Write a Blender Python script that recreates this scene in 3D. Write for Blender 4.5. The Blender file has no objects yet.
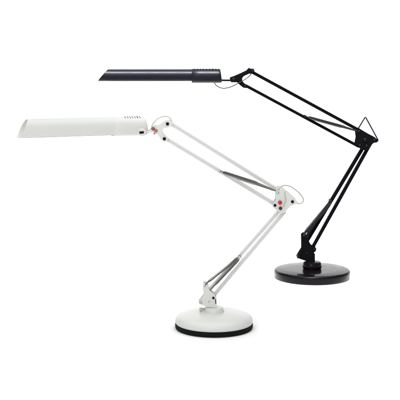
import bpy, bmesh, math, random
from mathutils import Vector, Matrix
random.seed(4)
S = bpy.context.scene
COL = S.collection

# ------------------------------------------------------------------ camera
F = 1075.0; TH = math.radians(7.75); HC = 0.70
cam = bpy.data.cameras.new('camera'); co = bpy.data.objects.new('camera', cam); COL.objects.link(co)
co.location = (0, 0, HC); co.rotation_euler = (math.pi/2 - TH, 0, 0)
cam.sensor_width = 36; cam.lens = 36*F/400; cam.clip_start = .05; cam.clip_end = 60
S.camera = co

def ray(px, py):
    u = (px-200)/F; v = (200-py)/F
    return Vector((u, math.cos(TH)+v*math.sin(TH), -math.sin(TH)+v*math.cos(TH)))
def on_ground(px, py):
    d = ray(px, py); t = HC/-d.z
    return Vector((d.x*t, d.y*t, 0))

# ------------------------------------------------------------------ materials
def mat(name, col, rough=.4, metal=0, spec=.5, coat=0, noise=.0, nscale=60, bump=0, bscale=900, trans=0):
    m = bpy.data.materials.new(name); m.use_nodes = True
    nt = m.node_tree; b = nt.nodes['Principled BSDF']
    b.inputs['Base Color'].default_value = (*col, 1); b.inputs['Roughness'].default_value = rough
    b.inputs['Metallic'].default_value = metal; b.inputs['Specular IOR Level'].default_value = spec
    b.inputs['Coat Weight'].default_value = coat; b.inputs['Coat Roughness'].default_value = .12
    tc = nt.nodes.new('ShaderNodeTexCoord')
    if noise:
        n = nt.nodes.new('ShaderNodeTexNoise'); n.inputs['Scale'].default_value = nscale; n.inputs['Detail'].default_value = 6
        nt.links.new(tc.outputs['Object'], n.inputs['Vector'])
        r = nt.nodes.new('ShaderNodeMapRange'); r.inputs['From Min'].default_value = .3; r.inputs['From Max'].default_value = .7
        r.inputs['To Min'].default_value = max(.03, rough-noise); r.inputs['To Max'].default_value = rough+noise
        nt.links.new(n.outputs['Fac'], r.inputs['Value']); nt.links.new(r.outputs['Result'], b.inputs['Roughness'])
        mx = nt.nodes.new('ShaderNodeMix'); mx.data_type = 'RGBA'
        mx.inputs[6].default_value = (*[c*.95 for c in col], 1); mx.inputs[7].default_value = (*col, 1)
        nt.links.new(n.outputs['Fac'], mx.inputs[0]); nt.links.new(mx.outputs[2], b.inputs['Base Color'])
    if bump:
        n2 = nt.nodes.new('ShaderNodeTexNoise'); n2.inputs['Scale'].default_value = bscale; n2.inputs['Detail'].default_value = 3
        nt.links.new(tc.outputs['Object'], n2.inputs['Vector'])
        bp = nt.nodes.new('ShaderNodeBump'); bp.inputs['Strength'].default_value = bump; bp.inputs['Distance'].default_value = .0006
        nt.links.new(n2.outputs['Fac'], bp.inputs['Height']); nt.links.new(bp.outputs['Normal'], b.inputs['Normal'])
    return m
M = dict(
    sweep=mat('white_paper_sweep', (.95, .95, .95), .9, spec=.1, noise=.03, nscale=4),
    wpaint=mat('white_enamel', (.695, .705, .675), .34, spec=.25, coat=0, noise=.02, nscale=25, bump=.03, bscale=1500),
    wbar=mat('white_arm_enamel', (.69, .69, .68), .40, spec=.45, noise=.06, nscale=60),
    winner=mat('white_reflector', (.60, .62, .58), .45, spec=.3, noise=.05),
    bpaint=mat('black_satin_shade', (.003, .003, .006), .36, spec=.22, noise=.04, nscale=40),
    bbase=mat('black_base_enamel', (.004, .003, .0045), .17, spec=.13, noise=.05, nscale=50),
    bbar=mat('black_arm_enamel', (.0025, .0025, .0035), .45, spec=.03, noise=.06, nscale=70),
    rubber=mat('black_rubber', (.006, .006, .006), .75, spec=.12, noise=.08, bump=.15),
    spring=mat('spring_steel', (.20, .20, .185), .32, metal=.85, noise=.1, nscale=200),
    bspring=mat('blackened_spring', (.012, .012, .014), .42, spec=.2, noise=.1, nscale=200),
    bolt=mat('dark_bolt', (.005, .005, .006), .45, spec=.10, noise=.1, nscale=300),
    green=mat('dark_green_cap', (.008, .024, .012), .35, noise=.05),
    red=mat('red_plastic_cap', (.55, .008, .018), .3, noise=.05),
    brick=mat('red_brown_cap', (.34, .05, .035), .35, noise=.05),
    copper=mat('copper_washer', (.30, .19, .13), .45, metal=.3, noise=.1, nscale=200),
    steel=mat('bright_steel', (.55, .55, .53), .3, metal=.9, noise=.1, nscale=200),
    wcable=mat('grey_white_cable', (.50, .48, .46), .45, noise=.05),
    bcable=mat('black_cable', (.008, .008, .010), .45, spec=.25, noise=.05),
    slot=mat('vent_dark', (.03, .03, .03), .8, spec=.1, noise=.02),
    glass=mat('lamp_tube_glass', (.78, .78, .76), .2, noise=.03),
    plastic=mat('cream_lamp_socket', (.6, .58, .52), .4, noise=.05),
)

M['bpaint'].node_tree.nodes['Principled BSDF'].inputs['Specular Tint'].default_value = (.90, .91, 1, 1)
# ------------------------------------------------------------------ builders
def obj(name, bm, m, parent=None, bevel=0, smooth=True, sharp=35):
    bmesh.ops.recalc_face_normals(bm, faces=bm.faces)
    me = bpy.data.meshes.new(name); bm.to_mesh(me); bm.free()
    o = bpy.data.objects.new(name, me); COL.objects.link(o); me.materials.append(m)
    if smooth:
        me.polygons.foreach_set('use_smooth', [True]*len(me.polygons))
        try: me.set_sharp_from_angle(angle=math.radians(sharp))
        except Exception: pass
    if bevel:
        b = o.modifiers.new('bevel', 'BEVEL'); b.width = bevel; b.segments = 3; b.limit_method = 'ANGLE'; b.angle_limit = math.radians(40)
        b.harden_normals = True
    if parent: o.parent = parent
    return o

def sweep(bm, pts, r, n=10, closed_caps=True):
    pts = [Vector(p) for p in pts]
    rs = r if isinstance(r, (list, tuple)) else [r]*len(pts)
    prev = None; rings = []
    t0 = (pts[1]-pts[0]).normalized()
    nrm = t0.orthogonal().normalized()
    for i, p in enumerate(pts):
        a = pts[max(0, i-1)]; b = pts[min(len(pts)-1, i+1)]
        t = (b-a).normalized()
        nrm = (nrm - t*nrm.dot(t)).normalized()
        bi = t.cross(nrm)
        rings.append([bm.verts.new(p + (nrm*math.cos(2*math.pi*k/n)+bi*math.sin(2*math.pi*k/n))*rs[i]) for k in range(n)])
    for a, b in zip(rings, rings[1:]):
        for k in range(n): bm.faces.new((a[k], a[(k+1) % n], b[(k+1) % n], b[k]))
    if closed_caps: bm.faces.new(rings[0][::-1]); bm.faces.new(rings[-1])

def spline(P, k=8):                                   # Catmull-Rom
    P = [Vector(p) for p in P]; Q = [P[0]*2-P[1]]+P+[P[-1]*2-P[-2]]; out = []
    for i in range(1, len(Q)-2):
        a, b, c, d = Q[i-1:i+3]
        for j in range(k):
            t = j/k
            out.append(.5*((2*b)+(c-a)*t+(2*a-5*b+4*c-d)*t*t+(3*b-a-3*c+d)*t**3))
    out.append(P[-1]); return out

def lathe(bm, o, axis, prof, n=48):
    axis = Vector(axis).normalized(); u = axis.orthogonal().normalized(); v = axis.cross(u); o = Vector(o)
    rings = []
    for r, t in prof:
        if r < 1e-6: rings.append([bm.verts.new(o+axis*t)])
        else: rings.append([bm.verts.new(o+axis*t+(u*math.cos(2*math.pi*k/n)+v*math.sin(2*math.pi*k/n))*r) for k in range(n)])
    for a, b in zip(rings, rings[1:]):
        for k in range(n):
            k2 = (k+1) % n
            if len(a) == 1 and len(b) == 1: continue
            if len(a) == 1: bm.faces.new((a[0], b[k2], b[k]))
            elif len(b) == 1: bm.faces.new((a[k], a[k2], b[0]))
            else: bm.faces.new((a[k], a[k2], b[k2], b[k]))
    if len(rings[0]) > 1: bm.faces.new(rings[0][::-1])
    if len(rings[-1]) > 1: bm.faces.new(rings[-1])

def box_along(bm, a, b, w, d, depth=Vector((0, 1, 0))):     # a straight rectangular bar, w in the picture plane, d in depth
    a = Vector(a); b = Vector(b); t = (b-a).normalized(); s = t.cross(depth).normalized(); dd = s.cross(t)
    vs = [[bm.verts.new(p+s*w/2*i+dd*d/2*j) for i, j in ((-1, -1), (1, -1), (1, 1), (-1, 1))] for p in (a, b)]
    for k in range(4): bm.faces.new((vs[0][k], vs[0][(k+1) % 4], vs[1][(k+1) % 4], vs[1][k]))
    bm.faces.new(vs[0][::-1]); bm.faces.new(vs[1])

class Lamp:
    def __init__(s, name, label, cat, px, py, base_px):
        g = on_ground(px, py); s.Y = g.y; s.g = g
        r0 = s.world(px-base_px/2, py); r1 = s.world(px+base_px/2, py)
        s.R = (r1-r0).length/2
        s.u = s.R*2/base_px                           # metres that one photo pixel spans at this lamp
        s.root = bpy.data.objects.new(name, None); COL.objects.link(s.root); s.root.location = g
        s.root.empty_display_size = .05
        s.root['label'] = label; s.root['category'] = cat; s.root['group'] = 'adjustable desk lamps'
    def world(s, px, py, dy=0):
        d = ray(px, py); return Vector((0, 0, HC)) + d*((s.Y+dy)/d.y)
    def P(s, px, py, dy=0):                           # point in the lamp's own upright plane (dy metres behind it)
        return s.world(px, py, dy)-s.g
    def plate(s, name, poly, y0, y1, m, bevel=.0006, parent=None, holes=None):
        bm = bmesh.new()
        f = [bm.verts.new(s.P(x, y)+Vector((0, y0, 0))) for x, y in poly]
        b = [bm.verts.new(v.co+Vector((0, y1-y0, 0))) for v in f]
        bm.faces.new(f); bm.faces.new(b[::-1])
        for k in range(len(f)):
            j = (k+1) % len(f); bm.faces.new((f[k], b[k], b[j], f[j]))
        bm.normal_update()
        return obj(name, bm, m, parent or s.root, bevel=bevel, sharp=60)
    def bolt(s, name, px, py, r, y0, y1, m, hexa=False, label=None, dome=.3):
        bm = bmesh.new(); p = s.P(px, py); r = r*s.u; c = r*dome; n = 6 if hexa else 28
        p = Vector((p.x, 0, p.z))
        if hexa: prof = [(r*.9, y0), (r, y0+c), (r, y1-c), (r*.9, y1)]
        else: prof = [(0, y0-c*.4), (r*.45, y0-c*.25), (r*.8, y0+c*.3), (r, y0+c), (r, y1-c), (r*.8, y1)]
        lathe(bm, p, (0, 1, 0), prof, n)
        o = obj(name, bm, m, s.root, sharp=50)
        if label: o['label'] = label
        return o
    def bar(s, a, b, w, d, m, dy=0, name='arm_bar'):
        # pressed steel channel: two flanges and a web, open to the back
        bm = bmesh.new(); A = s.P(*a)+Vector((0, dy, 0)); B = s.P(*b)+Vector((0, dy, 0)); w = w*s.u
        t = (B-A).normalized(); sd = t.cross(Vector((0, 1, 0))).normalized(); Y = Vector((0, 1, 0)); th = .0014
        sec = [(-w/2, d/2), (-w/2, -d/2+.0015), (-w/2+.0015, -d/2), (-w*.13, -d/2), (-w*.07, -d/2+.0013), (w*.07, -d/2+.0013), (w*.13, -d/2), (w/2-.0015, -d/2), (w/2, -d/2+.0015), (w/2, d/2),
               (w/2-th, d/2), (w/2-th, -d/2+th+.0015), (-w/2+th, -d/2+th+.0015), (-w/2+th, d/2)]
        ra = [bm.verts.new(A+sd*i+Y*j) for i, j in sec]; rb = [bm.verts.new(B+sd*i+Y*j) for i, j in sec]
        for k in range(len(sec)): j = (k+1) % len(sec); bm.faces.new((ra[k], ra[j], rb[j], rb[k]))
        bm.faces.new(ra[::-1]); bm.faces.new(rb)
        return obj(name, bm, m, s.root, bevel=.0004, sharp=50)
    def cable(s, pts, r, m, name='cable', label=None):
        bm = bmesh.new(); sweep(bm, spline([s.P(*p) for p in pts]), r*s.u, 12)
        o = obj(name, bm, m, s.root)
        if label: o['label'] = label
        return o
    def spring(s, a, b, c, rc, wire, m, mh, dy=0):
        # coil from a to b, then a plain hooked rod from b to c
        A, B, Cc = (s.P(*q)+Vector((0, dy, 0)) for q in (a, b, c)); bm = bmesh.new()
        ax = B-A; L = ax.length; t = ax.normalized(); u = t.cross(Vector((0, 1, 0))).normalized(); v = t.cross(u)
        pitch = wire*2.35; turns = L/pitch; n = int(turns*12); pts = []; rr = rc*s.u
        for k in range(n+1):
            q = k/n; w = rr*min(1, .35+q*12, .35+(1-q)*8); an = 2*math.pi*turns*q
            pts.append(A+t*L*q+(u*math.cos(an)+v*math.sin(an))*w)
        sweep(bm, pts, wire, 5)
        o = obj('spring', bm, m, s.root)
        bm = bmesh.new()
        end = (Cc-B).normalized()
        sweep(bm, [B-t*L*.05, B+end*.002, B+(Cc-B)*.9, Cc], [rr*.75, rr*.7, rr*.42, wire], 10)
        obj('spring_rod', bm, mh, o); bm = bmesh.new()
        hook = [A-t*.002+u*.0, A-t*.007+u*.002, A-t*.009-u*.001, A-t*.006-u*.003]
        sweep(bm, spline([A+t*.006]+hook, 4), wire*1.1, 8)
        obj('hook', bm, mh, o)
        return o

def trough_section(w, h):
    """half-round roof, upright shoulders, then sides that turn in below; (depth, height), open at the bottom"""
    pts = [(-.60*w, -h), (-.78*w, -.78*h), (-.93*w, -.48*h), (-1.0*w, -.18*h)]
    for k in range(0, 17):
        a = math.pi - math.pi*k/16
        pts.append((w*math.cos(a), h*math.sin(a)*(.98) if True else 0))
    pts += [(1.0*w, -.18*h), (.93*w, -.48*h), (.78*w, -.78*h), (.60*w, -h)]
    # drop duplicates
    out = []
    for p in pts:
        if not out or (abs(p[0]-out[-1][0])+abs(p[1]-out[-1][1])) > 1e-5: out.append(p)
    return out

def frame(A, B, roll=0):
    t = (B-A).normalized(); side = Vector((0, 0, 1)).cross(t).normalized(); up = t.cross(side)
    # side points away from the camera for A left, B right; roll turns the roof
    if roll:
        R = Matrix.Rotation(roll, 3, t); side = R@side; up = R@up
    return t, side, up

def build_shade(lamp, A, B, w, h, cut, m, roll=0, th=.0016, name='shade'):
    t, side, up = frame(A, B, roll); L = (B-A).length
    out = trough_section(w, h); inn = trough_section(w-th, h-th)
    inn = [(x, y if i not in (0, len(inn)-1) else out[0][1]) for i, (x, y) in enumerate(inn)]
    loop = out+inn[::-1]; n = len(loop); bm = bmesh.new()
    def st(q): # slanted free end relaxing into straight sections
        return [bm.verts.new(A+side*x+up*y+t*(q*L + (cut*(y+h)/(2*h))*max(0, 1-q*3.2))) for x, y in loop]
    rings = [st(q) for q in (0, .1, .2, .35, .6, .8, 1)]
    for a, b in zip(rings, rings[1:]):
        for k in range(n): j = (k+1) % n; bm.faces.new((a[k], a[j], b[j], b[k]))
    k = len(out)
    for r in (rings[0], rings[-1]):
        for i in range(k-1): bm.faces.new((r[i], r[i+1], r[n-2-i], r[n-1-i]))
    return obj(name, bm, m, lamp.root, sharp=50)

def closed_section(w, h, n=40, pinch=.0):
    out = []
    for k in range(n):
        a = 2*math.pi*k/n; c, s_ = math.cos(a), math.sin(a)
        e = 2/3.0 if s_ < 0 else 2/2.2
        out.append((w*math.copysign(abs(c)**e, c)*(1-.16*max(0, -s_)), h*math.copysign(abs(s_)**e, s_)))
    return out

def build_housing(lamp, A, B, w, h, m, roll=0, lean=0.0):
    t, side, up = frame(A, B, roll); L = (B-A).length; bm = bmesh.new(); rings = []
    for q, sc in ((0, .90), (0, .975), (.008, 1), (.3, 1), (.7, 1), (.90, 1), (.95, .985), (.98, .95), (.995, .89), (1, .80)):
        rings.append([bm.verts.new(A+side*x*sc+up*y*sc+t*(q*L - (lean*(y+h)/(2*h))*max(0, (q-.5)*2))) for x, y in closed_section(w, h)])
    n = len(rings[0])
    for a, b in zip(rings, rings[1:]):
        for k in range(n): j = (k+1) % n; bm.faces.new((a[k], a[j], b[j], b[k]))
    bm.faces.new(rings[0][::-1]); bm.faces.new(rings[-1])
    return obj('housing', bm, m, lamp.root, sharp=45), (t, side, up, L)

# ------------------------------------------------------------------ setting: one seamless white sweep
bm = bmesh.new(); prof = [(-3, 0), (0, 0), (4.2, 0), (5.6, 0)]
for k in range(1, 13):
    a = math.pi/2*k/12; prof.append((5.6+1.6*math.sin(a), 1.6-1.6*math.cos(a)))
prof.append((7.2, 5.0)); rows = []
for y, z in prof: rows.append([bm.verts.new((x, y, z)) for x in (-5, -2.5, 0, 2.5, 5)])
for a, b in zip(rows, rows[1:]):
    for k in range(4): bm.faces.new((a[k], a[k+1], b[k+1], b[k]))
o = obj('backdrop', bm, M['sweep']); o['kind'] = 'structure'

V = Vector
# =================================================================== WHITE LAMP
W = Lamp('desk_lamp', 'white desk lamp with steel springs and a black rim round its base', 'desk lamp', 214, 327.9, 77.6)
R = W.R; WP, WB = M['wpaint'], M['wbar']
bm = bmesh.new()
lathe(bm, (0, 0, 0), (0, 0, 1), [(R*.96, .011), (R*.975, .0135), (R*.988, .0150), (R*.998, .0190), (R*.990, .0238), (R*.965, .0280), (R*.92, .0316), (R*.82, .0352),
      (R*.6, .0393), (R*.4, .0410), (R*.27, .0415), (0, .0415)], 128)
for v in bm.verts: v.co.z = .0142+(v.co.z-.0142)*1.08 if v.co.z > .0142 else v.co.z
base = obj('base', bm, WP, W.root, sharp=60)
bm = bmesh.new()
lathe(bm, (0, 0, 0), (0, 0, 1), [(0, 0), (R*.955, 0), (R*.985, .0012), (R, .004), (R, .0115), (R*.99, .0138), (R*.965, .0142), (R*.95, .0125), (0, .0125)], 128)
obj('rubber_rim', bm, M['rubber'], base, sharp=50)
# swivel collar with a small turn knob
zc = .0436; cx = W.P(214, 315).x
bm = bmesh.new(); lathe(bm, (cx, 0, 0), (0, 0, 1), [(.0262, zc-.001), (.0258, zc+.003), (.0245, zc+.005), (.0238, zc+.009), (.0225, zc+.0112), (.019, zc+.012), (0, zc+.012)], 64)
obj('swivel_collar', bm, WP, W.root)
bm = bmesh.new(); p = W.P(202.6, 309.3, -.004)
lathe(bm, p, (-1, -.25, -.1), [(.003, -.014), (.003, 0), (.0048, .001), (.0052, .005), (.004, .008), (0, .0085)], 24)
obj('knob', bm, M['wcable'], W.root)

# foot bracket: two cheeks, the pivot stub and their pins
cheek = [(203.2, 282.5), (205.5, 281.8), (208.2, 284.5), (209.2, 289), (214.2, 293.2), (216.3, 296.5), (217.0, 307.0), (207.5, 306.0), (200.5, 303.2), (199.5, 300.2), (203.6, 294.5), (203.0, 288)]
W.plate('foot_bracket', cheek, -.0125, -.0105, WP); W.plate('foot_bracket', cheek, .0105, .0125, WP)
bm = bmesh.new(); A = W.P(212.5, 309.0); B = W.P(212.5, 300.0)
lathe(bm, V((A.x, 0, A.z-.003)), (0, 0, 1), [(.0098, 0), (.0098, (B.z-A.z)), (.008, (B.z-A.z)+.002), (0, (B.z-A.z)+.002)], 32)
obj('pivot_post', bm, WP, W.root)
W.bolt('bolt', 213.3, 296.8, 1.25, -.0150, .0150, M['bolt'])
W.bolt('bolt', 204.6, 284.6, 1.3, -.0145, .0145, M['steel'])
W.bolt('bolt', 209.0, 300.5, .9, -.0138, .0138, M['steel'])
W.bolt('tension_knob', 200.4, 301.0, 1.7, -.0165, .0150, M['wcable'])
W.plate('slot_shadow', [(215.1, 297.8), (215.9, 297.8), (216.1, 302.6), (215.3, 302.6)], -.0131, -.0124, M['bolt'], bevel=0)  # thin dark plate laid on the cheek as the darkness of an open slit

# lower arm
W.bar((279.6, 210.8), (209.2, 290.0), 3.5, .0095, WB, dy=.001)
W.bar((285.0, 211.4), (214.6, 294.6), 3.6, .0095, WB, dy=.001)
# upper arm
W.bar((169.3, 122.6), (278.2, 190.2), 3.9, .0095, WB, dy=.001)
W.bar((164.6, 137.8), (274.6, 204.2), 3.9, .0095, WB, dy=.001)
# springs, one either side of each arm
sp, st = M['spring'], M['spring']
W.spring((222.5, 171.6), (258.5, 183.1), (276.5, 190.4), 1.5, .00085, sp, st, dy=-.0115)
W.spring((222.5, 173.6), (256.5, 184.8), (276.0, 191.8), 1.5, .00085, sp, st, dy=.0125)
W.spring((237.3, 257.0), (207.6, 281.2), (204.8, 284.3), 1.35, .00085, sp, st, dy=-.0125)
W.spring((239.0, 258.8), (214.5, 284.5), (209.0, 290.5), 1.0, .00075, sp, st, dy=-.0105)
W.bolt('spring_anchor', 219.2, 170.6, 1.35, -.0150, .0150, M['steel'])
W.bolt('spring_anchor', 239.2, 256.0, 1.2, -.0150, .0150, M['steel'])

# elbow: two triangular cheeks with caps
elb = [(275.6, 187.6), (278.2, 186.2), (281.2, 187.0), (288.5, 192.5), (295.6, 199.0), (297.0, 201.4), (295.2, 203.6), (290.6, 205.2), (287.4, 208.2), (284.2, 212.4), (281.2, 213.0), (277.8, 211.0), (272.6, 206.8), (272.0, 204.0), (275.4, 199.0)]
W.plate('elbow_plate', elb, -.0125, -.0105, WP); W.plate('elbow_plate', elb, .0105, .0125, WP)
W.plate('elbow_flange', [(283.6, 191.0), (284.5, 191.6), (286.0, 199.5), (283.6, 206.6), (282.6, 206.4), (284.8, 199.5)], -.0142, -.0126, M['wcable'], bevel=.0004)
W.bolt('cap', 279.6, 201.8, 1.95, -.0185, .0140, M['red'], label='round red plastic cap')
W.bolt('bolt', 274.6, 204.6, 1.35, -.0160, .0140, M['bolt'])
W.bolt('bolt', 292.0, 201.0, 1.45, -.0160, .0140, M['bolt'])
W.bolt('cap', 280.1, 207.6, 1.65, -.0165, .0140, M['green'], label='dark green plastic cap')
W.bolt('bolt', 277.4, 192.2, 1.35, -.0150, .0140, M['steel'])
W.bolt('bolt', 278.0, 188.6, 1.1, -.0146, .0140, M['steel'])
W.cable([(280.5, 190.5, 0), (280.6, 187.6, 0), (284.5, 185.3, 0), (290.5, 186.6, 0), (298.0, 191.8, 0), (302.6, 197.4, 0), (303.2, 201.2, 0), (300.4, 203.6, 0), (295.6, 203.0, 0), (291, 202.5, 0)], .62, M['wcable'])

# head bracket
hd = [(151.5, 126.5), (154, 124.9), (158.5, 125.0), (162, 122.4), (165.4, 120.2), (170.4, 120.2), (173.4, 122.4), (172.6, 125.4), (169.2, 126.9), (164.6, 127.8), (162.6, 129.4), (162.4, 131.6), (164.2, 134.6), (168.2, 137.8), (167.6, 140.8), (164.6, 141.6), (161.2, 139.8), (158.0, 134.6), (153.6, 132.6), (151.2, 130.0)]
W.plate('head_bracket', hd, -.0105, -.0085, WP); W.plate('head_bracket', hd, .0085, .0105, WP)
W.bolt('bolt', 167.6, 123.6, 1.55, -.0140, .0125, M['bolt'])
W.bolt('bolt', 164.5, 138.4, 1.55, -.0140, .0125, M['bolt'])
W.bolt('cap', 153.3, 128.3, 1.7, -.0165, .0130, M['brick'], label='small red brown cap')
W.bolt('washer', 156.2, 130.4, 1.7, -.0120, -.0100, M['copper'], dome=.05, label='copper coloured washer')
W.bolt('screw', 154.6, 133.4, .8, -.0135, -.0090, M['brick'])
W.cable([(147.5, 131.0, .0), (150.6, 129.2, 0), (152.4, 124.6, 0), (156.6, 119.6, 0), (161.5, 117.0, 0), (166.6, 116.3, 0), (170.0, 118.0, 0), (171.4, 121.2, .0)], .52, M['wcable'])
bm = bmesh.new(); sweep(bm, [W.P(143.5, 132.2), W.P(148, 132.0), W.P(153.5, 130.2)], .0028, 16)
obj('hinge_pin', bm, M['steel'], W.root)

# head: shade, housing, vents, tube
A = W.P(17.8, 128.5, -.112); B = W.P(118, 125.6, -.008)
shade = build_shade(W, A, B, .0245, .0232, .0235, WP, roll=math.radians(-6))
A2 = W.P(112.3, 126.3, -.014); B2 = W.P(146.0, 125.8, .022)
hou, fr = build_housing(W, A2, B2, .0258, .0246, WP, roll=math.radians(-6), lean=.008)
t, side, up, L = fr
def surf(q, ang, w, h, extra=0):
    c, s_ = math.cos(ang), math.sin(ang); e = 2/2.2
    return side*(w+extra)*math.copysign(abs(c)**e, c)+up*(h+extra)*abs(s_)**e+t*L*q
bm = bmesh.new()
for k in range(7):
    q = .33+k*.072; lift = .0004
    for seg in range(5):                               # a thin strip that follows the roof's curve
        a0 = math.radians(100+6.5*seg); a1 = math.radians(100+6.5*(seg+1))
        wq = (.0007 if k != 5 else .0011)/L
        vs = [A2+surf(q-wq, a0, .0258, .0246, lift), A2+surf(q+wq, a0, .0258, .0246, lift), A2+surf(q+wq, a1, .0258, .0246, lift), A2+surf(q-wq, a1, .0258, .0246, lift)]
        bm.faces.new([bm.verts.new(v) for v in vs])
bmesh.ops.remove_doubles(bm, verts=bm.verts, dist=1e-6)
obj('vent_slots', bm, M['slot'], hou)
bm = bmesh.new(); p = W.P(142.4, 132.0, -.0)
lathe(bm, V((p.x, -.012, p.z)), (0, 1, 0), [(0, -.002), (.0085, -.0015), (.0100, 0), (.0100, .024), (.0085, .0255)], 36)
clip = obj('hinge_barrel', bm, WP, W.root)
W.plate('slot_shadow', [(139.6, 131.0), (144.2, 130.8), (144.2, 133.0), (139.8, 133.4)], -.0150, -.0135, M['bolt'], bevel=.0003, parent=clip)  # dark plate in place of a cut slot, its colour stands for the shadow inside
def lamp_tubes(L_, A, B, r, roll, parent):
    t, side, up = frame(A, B, roll)
    bm = bmesh.new()
    for sgn in (-1, 1):
        sweep(bm, [A+t*.045+side*sgn*r*1.25, A+t*.048+side*sgn*r*1.25, B-t*.02+side*sgn*r*1.25], [r*.6, r, r], 20)
    sweep(bm, [A+t*.052-side*r*1.25, A+t*.052+side*r*1.25], r*.6, 12)
    gl = obj('lamp_tube', bm, M['glass'], parent)
    bm = bmesh.new(); box_along(bm, B-t*.035, B+t*.004, r*2.4, r*5); obj('socket', bm, M['plastic'], gl, bevel=.001)
lamp_tubes(W, A-V((0, 0, .004)), B-V((0, 0, .004)), .0068, 0, shade)

# =================================================================== BLACK LAMP
K = Lamp('desk_lamp', 'black desk lamp standing on a round black base behind the white lamp', 'desk lamp', 312, 277.6, 76)
R = K.R; BP, BB = M['bpaint'], M['bbar']
bm = bmesh.new()
lathe(bm, (0, 0, 0), (0, 0, 1), [(0, 0), (R*.95, 0), (R*.965, .0012), (R*.985, .006), (R*.998, .0135), (R, .0205), (R*.994, .0235), (R*.972, .0262), (R*.94, .0274), (R*.91, .0272), (R*.88, .0280), (R*.6, .0288), (R*.3, .0292), (0, .0292)], 128)
obj('base', bm, M['bbase'], K.root, sharp=60)
c = K.P(312, 272); cx = c.x
bm = bmesh.new(); zc = .0292
lathe(bm, (cx, 0, 0), (0, 0, 1), [(.027, zc-.001), (.0295, zc+.003), (.0302, zc+.009), (.0298, zc+.016), (.027, zc+.0215), (.022, zc+.0235), (0, zc+.0235)], 64)
obj('swivel_collar', bm, M['bbase'], K.root)
cheek = [(301.2, 234.6), (303.4, 232.6), (306.4, 235.2), (308.6, 240.6), (311.2, 245.0), (316.2, 247.6), (315.4, 250.4), (313.6, 251.6), (314.2, 261.6), (311.2, 261.8), (299.4, 258.2), (297.0, 256.6), (297.4, 254.6), (301.4, 248.0)]
K.plate('foot_bracket', cheek, -.0150, -.0125, BB); K.plate('foot_bracket', cheek, .0125, .0150, BB)
bm = bmesh.new(); A = K.P(312.2, 264.0); B = K.P(312.2, 252.0)
lathe(bm, V((A.x, 0, A.z-.006)), (0, 0, 1), [(.0088, 0), (.0088, B.z-A.z), (.007, B.z-A.z+.002), (0, B.z-A.z+.002)], 32)
obj('pivot_post', bm, BB, K.root)
K.bolt('tension_knob', 297.8, 256.2, 1.35, -.0185, .0180, M['bolt'])
K.bolt('bolt', 314.2, 249.0, 1.2, -.0175, .0170, M['bolt'])
K.bolt('bolt', 303.6, 235.6, 1.2, -.0175, .0170, M['bolt'])
K.bolt('bolt', 306.5, 252.5, 1.0, -.0170, .0165, M['bolt'])
K.bar((363.4, 147.0), (306.2, 242.4), 3.4, .0115, BB, dy=.001)
K.bar((369.6, 145.0), (313.2, 246.4), 3.3, .0115, BB, dy=.001)
K.bar((252.0, 72.0), (358.6, 130.0), 3.1, .0115, BB, dy=.001)
K.bar((245.0, 85.2), (359.0, 146.6), 2.9, .0115, BB, dy=.001)
bs = M['bspring']
K.spring((307.5, 116.7), (346.5, 127.3), (357.5, 130.8), 1.15, .0009, bs, bs, dy=-.0140)
K.spring((307.5, 117.8), (344.5, 127.8), (357.5, 131.6), 1.15, .0009, bs, bs, dy=.0140)
K.spring((329.4, 202.8), (304.6, 231.6), (303.4, 235.2), 1.95, .0011, bs, bs, dy=-.0150)
K.spring((330.6, 203.6), (308.6, 234.0), (305.8, 238.6), 1.95, .0011, bs, bs, dy=.0150)
K.bolt('spring_anchor', 304.8, 116.0, 1.1, -.0170, .0170, M['bolt'])
K.bolt('spring_anchor', 330.2, 200.6, 1.25, -.0170, .0170, M['bolt'])
elb = [(355.4, 130.2), (358.2, 127.6), (361.4, 129.8), (368.0, 133.6), (373.8, 136.6), (377.0, 139.4), (376.2, 142.0), (373.4, 142.4), (371.6, 143.8), (369.6, 147.0), (367.4, 150.0), (361.2, 149.6), (355.0, 143.4), (356.2, 137.0)]
K.plate('elbow_plate', elb, -.0150, -.0125, BB); K.plate('elbow_plate', elb, .0125, .0150, BB)
for bx, by, br in ((358.4, 131.0, 1.2), (373.6, 139.6, 1.3), (359.2, 144.8, 1.2), (366.0, 145.4, 1.3)): K.bolt('bolt', bx, by, br, -.0180, .0170, M['bolt'])
K.bolt('cap', 364.2, 139.6, 1.9, -.0200, .0170, M['bbase'])
bm = bmesh.new()
def rnd(P_, r=1.0):
    out = [P_[0]]
    for a, b, c_ in zip(P_, P_[1:], P_[2:]):
        a, b, c_ = V(a), V(b), V(c_); u1 = (a-b).normalized()*r; u2 = (c_-b).normalized()*r
        for k in range(6):
            q = k/5; out.append(tuple((b+u1)*(1-q)**2+b*2*q*(1-q)+(b+u2)*q*q))
    return out+[P_[-1]]
pp = rnd([(357.6, 129.6, 0), (365.4, 116.8, 0), (378.4, 140.6, 0), (375.6, 142.4, 0), (371.5, 140.5, 0)], 1.3)
sweep(bm, [K.P(*p) for p in pp], .0021, 12)
obj('cable_loop', bm, M['bcable'], K.root)
hd = [(229.6, 77.6), (234.5, 75.8), (240.5, 73.2), (246.8, 70.2), (248.4, 67.9), (250.4, 68.6), (253.6, 68.6), (254.4, 70.8), (253.0, 73.8), (249.2, 73.6), (243.8, 76.0), (242.0, 78.2), (242.2, 80.6), (244.0, 83.0), (247.6, 85.2), (246.8, 88.0), (243.2, 87.6), (239.8, 85.0), (236.8, 82.2), (231.0, 82.2)]
K.plate('head_bracket', hd, -.0130, -.0105, BB); K.plate('head_bracket', hd, .0105, .0130, BB)
for bx, by, br in ((252.4, 70.6, 1.5), (245.2, 85.6, 1.3), (233.4, 79.4, 1.7)): K.bolt('bolt', bx, by, br, -.0160, .0150, M['bolt'])
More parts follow.
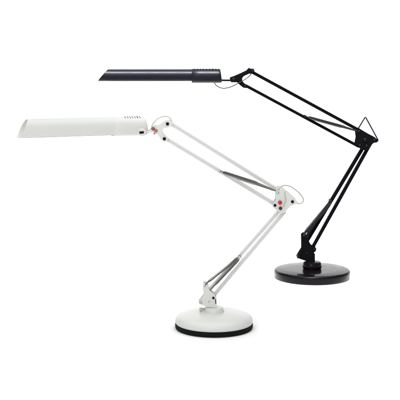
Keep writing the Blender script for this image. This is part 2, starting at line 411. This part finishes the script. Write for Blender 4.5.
K.bolt('wing_screw', 249.0, 68.8, .9, -.0150, .0150, M['bolt'])
bm = bmesh.new(); sweep(bm, [K.P(219, 80.2), K.P(226, 80.3), K.P(233, 80.3)], .0028, 16); obj('hinge_pin', bm, BB, K.root)
K.cable([(213.5, 80.5, 0), (214.8, 83.6, 0), (218, 86.6, 0), (223.4, 88.3, 0), (230.5, 87.0, -.008), (238.0, 83.4, -.016), (244.6, 79.6, -.012), (249.5, 76.0, -.004), (251.8, 72.4, 0)], .42, M['bcable'])
A = K.P(98.2, 75.05, -.0); B = K.P(197, 75.0, -.0)
shade = build_shade(K, A, B, .0196, .0181, .0315, BP, roll=math.radians(-4))
A2 = K.P(191.8, 75.9, 0); B2 = K.P(222.0, 75.9, 0)
hou, fr = build_housing(K, A2, B2, .0230, .0216, BP, roll=math.radians(-4), lean=.005)
t, side, up, L = fr
bm = bmesh.new()
for k in range(9):
    q = .08+k*.102; bg = 1.5 if k == 6 else 1
    for seg in range(10):
        a0 = math.radians(62+7*seg); a1 = math.radians(62+7*(seg+1)); wq = .0010*bg/L
        for (e0, e1) in ((-.001, .0009*bg),):
            cs = []
            for ex in (e0, e1):
                cs.append([A2+surf(q-wq, a0, .0230, .0216, ex), A2+surf(q+wq, a0, .0230, .0216, ex), A2+surf(q+wq, a1, .0230, .0216, ex), A2+surf(q-wq, a1, .0230, .0216, ex)])
            v0 = [bm.verts.new(v) for v in cs[0]]; v1 = [bm.verts.new(v) for v in cs[1]]
            bm.faces.new(v0[::-1]); bm.faces.new(v1)
            for i in range(4): j = (i+1) % 4; bm.faces.new((v0[i], v0[j], v1[j], v1[i]))
obj('vent_fins', bm, BB, hou, smooth=False)
lamp_tubes(K, A-V((0, 0, .003)), B-V((0, 0, .003)), .0052, 0, shade)

# ------------------------------------------------------------------ light: studio softboxes, one added for a highlight
w = bpy.data.worlds.new('World'); S.world = w; w.use_nodes = True
bg = w.node_tree.nodes['Background']; bg.inputs['Color'].default_value = (.96, .97, 1, 1); bg.inputs['Strength'].default_value = WORLD = .42
def area(name, loc, target, sx, sy, power, col=(1, 1, 1), spread=180):
    l = bpy.data.lights.new(name, 'AREA'); l.shape = 'RECTANGLE'; l.size = sx; l.size_y = sy; l.energy = power; l.color = col
    l.spread = math.radians(spread)
    o = bpy.data.objects.new(name, l); COL.objects.link(o); o.location = loc
    o.rotation_euler = (V(target)-V(loc)).to_track_quat('-Z', 'Y').to_euler()
    return o
area('overhead_softbox', (0, 2.3, 4.5), (0, 2.3, 0), 7.0, 6.2, 520)
area('backdrop_softbox', (0, 4.7, 3.4), (0, 7.0, .6), 6.0, 1.2, 150, spread=120)
area('highlight_fill', (-.15, 2.62, 1.75), (-.12, 3.36, .68), 2.0, .85, 38, spread=34)  # added light, narrow beam to lay a highlight band along the black lampshade
area('front_softbox', (-.9, -.6, 1.5), (0, 3, .3), 2.2, 1.4, 88)
S.view_settings.view_transform = 'Standard'; S.view_settings.look = 'None'; S.view_settings.exposure = -1.01; S.view_settings.gamma = 1
S.render.engine = 'CYCLES'
